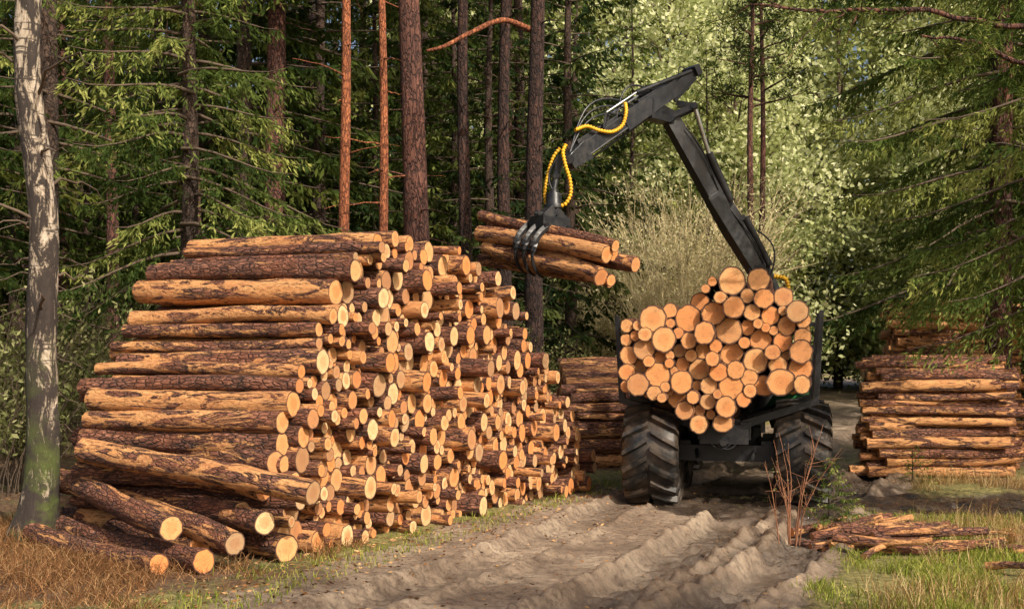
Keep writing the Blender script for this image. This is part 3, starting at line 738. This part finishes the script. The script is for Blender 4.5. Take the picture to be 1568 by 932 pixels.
while len(pl)<92 and tries<8000:
    tries+=1
    y=random.uniform(21,56); x=random.uniform(-.56*y-3,.56*y+4); q=x/y
    if abs(float(roadd(x,y)))<5: continue
    if .0<q<.36: continue
    if q>=.33 and y>37: continue
    if q>=.33 and 17<x*.83+y*.55<30 : continue
    if y<24 and q>-.25 : continue
    if -6<x<3 and y<26.5: continue
    if x>3 and y<24 : continue
    if near(x,y,pl,2.8): continue
    pl.append((x,y)); fi(random.choice([F1,F1,F2,F2,F3,PN,PN2]),x,y,random.uniform(.85,1.2))
for x,y,s_ in ((1.5,29,.95),(.2,31,1.1),(-1.6,30,1.),(1.9,37,1.0),(-3.6,29,1.),(2.6,45,1.1)): fi(random.choice([F1,F3]),x,y,s_)
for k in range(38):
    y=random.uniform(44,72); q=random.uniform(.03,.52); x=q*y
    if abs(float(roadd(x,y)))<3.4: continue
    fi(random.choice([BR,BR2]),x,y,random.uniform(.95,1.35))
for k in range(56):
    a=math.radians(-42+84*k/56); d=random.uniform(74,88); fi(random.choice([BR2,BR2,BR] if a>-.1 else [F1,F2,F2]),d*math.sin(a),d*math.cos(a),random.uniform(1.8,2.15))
for m_,x,y,s_ in ((F3,7.2,41,.85),(F2,5.2,48,.9),(F3,9.4,47,.75),(F1,20.5,44,1.),(F3,10.2,56,1.1),(F2,14.5,62,1.05),(F1,23,50,1.1),(PN2,8.2,38,.9),(PN2,9.0,40,.85)): fi(m_,x,y,s_)
for k in range(14):
    y=random.uniform(38,60); x=(.28+.06*random.random())*y+random.uniform(0,1)
    if abs(float(roadd(x,y)))<2.8: continue
    fi(random.choice([PN,PN2]),x,y,.8)
un=empty('undergrowth')
for k in range(56):
    y=random.uniform(15,32); x=random.uniform(-.6*y-1,.0*y+1)
    s_=float(np.dot([x+2.2,y-10.6],[.505,.863])); n_=float(np.dot([x+2.2,y-10.6],[-.863,.505]))
    if n_<3.2 and s_<7.5: continue
    put('undergrowth_shrub_%03d'%k,random.choice([SH,SH2]),un,0,(x,y,0),(0,0,random.uniform(0,6.28)),(random.uniform(.7,1.2),)*3)
for k in range(14):
    y=random.uniform(21,34); x=random.uniform(.42,.62)*y+1.5
    if abs(float(roadd(x,y)))<3.8: continue
    put('undergrowth_shrub_r%03d'%k,SH,un,0,(x,y,0),(0,0,random.uniform(0,6.28)),(random.uniform(.5,.9),)*3)
W1=shrub('willow_bush',120,6.4,2.6,61,TWIGL,WILB,9000,.10,10,.017,.8)
put('willow_bush',W1,None,0,(4.4,27.5,0)); put('willow_bush',W1,None,0,(5.2,31.5,0),(0,0,2),(1.1,)*3); put('willow_bush',W1,None,0,(3.0,31,0),(0,0,4),(.8,)*3)
put('bare_shrub',shrub('bare_shrub',9,1.25,.55,71,TWIGR,LEAFD,60,.03,6,.008,.7),None,0,(2.95,11.7,0))
put('bare_shrub',shrub('bare_shrub',7,.7,.4,72,TWIGR,None,0,.03,5,.005,.8),None,0,(5.9,11.6,0))
put('spruce_sapling',spruce('spruce_sapling',.8,.04,.42,44,2.6,.055,.014,.014,NEEDB,seed=73,droop=.1,dead=0),None,0,(3.62,12.5,0))
put('spruce_sapling',spruce('spruce_sapling',.6,.05,.3,26,2.4,.05,.012,.012,NEEDB,seed=74,droop=.1,dead=0),None,0,(6.2,17.0,0))

# ------------------------------------------------------------------ grass and litter
GRS=m_leaf('grass_blades',(.10,.14,.02),(.26,.30,.05),(.52,.50,.14),.4,False)
DRY=m_leaf('dry_grass_blades',(.17,.09,.03),(.38,.23,.10),(.64,.48,.25),.3,False)
DRR=m_leaf('brown_grass_blades',(.10,.045,.02),(.26,.12,.055),(.48,.29,.14),.3,False)
def field(n,cond,hmin,hmax,w,name,mats,lean=.35,box=(-8,9,7.8,20)):
    x=rng.uniform(box[0],box[1],n); y=rng.uniform(box[2],box[3],n)
    k=cond(x,y)>rng.uniform(size=n); x=x[k];y=y[k]; m_=len(x)
    z=gh(x,y)-.01; c=np.stack([x,y,z],-1)
    d=np.stack([rng.normal(size=m_)*lean,rng.normal(size=m_)*lean,np.ones(m_)],-1)
    L=rng.uniform(hmin,hmax,m_)*(.35+1.3*fbm(x*1.5,y*1.5)); d=nrm(d)
    s_=nrm(np.cross(d,rng.normal(size=(m_,3))))*w/2
    b=d+rng.normal(size=(m_,3))*.35; b[:,2]*=.6
    v=np.stack([c-s_,c+s_,c+d*L[:,None]*.6+s_*.7,c+d*L[:,None]*.6-s_*.7, c+d*L[:,None]*.6+nrm(b)*L[:,None]*.4],1)
    base=np.arange(m_)[:,None]*5
    mb=MB(); col=np.stack([rng.uniform(size=m_),rng.uniform(size=m_),np.zeros(m_),np.ones(m_)],-1)
    mb.add(v.reshape(-1,3),(base+np.array([[0,1,2,3]])),0,None,np.repeat(col,5,0))
    mb.add(v[:,2:5].reshape(-1,3),np.arange(m_*3).reshape(-1,3)[:,[1,0,2]],0,None,np.repeat(col,3,0))
    return mb.obj(name,mats)
def notpile(x,y):
    s_=(x+2.2)*.505+(y-10.6)*.863; n_=-(x+2.2)*.863+(y-10.6)*.505
    return ~((s_>-.1)&(s_<6.4)&(n_>-.12)&(n_<3))
def offroad(x,y): return sstep(1.95,2.35,np.abs(roadd(x,y)+.5*(fbm(x*1.1,y*1.1)-.5)))*(1-puddle(x,y))
field(70000,lambda x,y: offroad(x,y)*(roadd(x,y)>0)*sstep(.36,.52,fbm(x*1.3,y*1.3))*(1-sstep(13.2,14,y)),.04,.14,.008,'grass',[GRS],box=(1.5,8,8,14.5))
field(36000,lambda x,y: offroad(x,y)*(roadd(x,y)>0)*sstep(.43,.56,fbm(x*.9+7,y*.9)),.08,.36,.006,'dry_grass',[DRY],.35,box=(1.5,8,8,18))
field(34000,lambda x,y: notpile(x,y)*(roadd(x,y)<-1.7)*sstep(-2.9,-2.2,roadd(x,y))*sstep(.36,.48,fbm(x*1.3,y*1.3)),.03,.13,.008,'grass',[GRS],box=(-5,3,8,19))
field(46000,lambda x,y: notpile(x,y)*(roadd(x,y)<-2.3)*sstep(.34,.54,fbm(x*1.1+3,y*1.1)),.05,.28,.006,'dry_grass',[DRR],.7,box=(-7,-1.5,8,13))
def litter(n,cond,name,mat,box,sz):
    x=rng.uniform(box[0],box[1],n); y=rng.uniform(box[2],box[3],n); k=cond(x,y)>rng.uniform(size=n); x=x[k];y=y[k];m_=len(x)
    c=np.stack([x,y,height(x,y)+.008],-1); d=rng.normal(size=(m_,3))*[1,1,.15]
    mb=MB(); kites(mb,c,d,sz*rng.uniform(.5,1.6,m_),sz*.45,0); mb.obj(name,[mat])
CH=m_leaf('bark_chips_mat',(.06,.03,.015),(.25,.12,.05),(.58,.36,.17),.05,False)
litter(9000,lambda x,y: notpile(x,y)*np.exp(-np.abs(roadd(x,y)+2.2)*1.2),'bark_chips',CH,(-5,3,8,17),.05)
litter(9000,lambda x,y: .5+0*x,'fallen_leaves',CH,(-7,8,8,18),.028)

# ------------------------------------------------------------------ light, world, camera
v=Vector((.60,-.80,0)).normalized(); el=math.radians(38); d=Vector((v.x*math.cos(el),v.y*math.cos(el),math.sin(el)))
sun=bpy.data.lights.new('sun','SUN'); sun.energy=5.0; sun.angle=math.radians(.5); sun.color=(1,.93,.80)
so=bpy.data.objects.new('sun',sun); COL.objects.link(so); so.rotation_euler=d.to_track_quat('Z','Y').to_euler(); so.location=(20,-20,20)
w=bpy.data.worlds.new('World'); scene.world=w; w.use_nodes=True; nt=w.node_tree
sk=nt.nodes.new('ShaderNodeTexSky'); sk.sky_type='NISHITA'; sk.sun_disc=False; sk.sun_elevation=el; sk.sun_rotation=math.atan2(v.x,v.y); sk.dust_density=7.; sk.air_density=1.0; sk.ozone_density=.3
bg=nt.nodes['Background']; bg.inputs[1].default_value=.145; nt.links.new(sk.outputs[0],bg.inputs[0])
cam=bpy.data.cameras.new('camera'); co=bpy.data.objects.new('camera',cam); COL.objects.link(co)
cam.sensor_width=36; cam.lens=39.03; cam.shift_y=.0536; cam.clip_end=600
co.location=(0,0,1.9); co.rotation_euler=(math.pi/2,0,0); scene.camera=co
scene.view_settings.view_transform='Standard'; scene.view_settings.look='None'; scene.view_settings.exposure=0
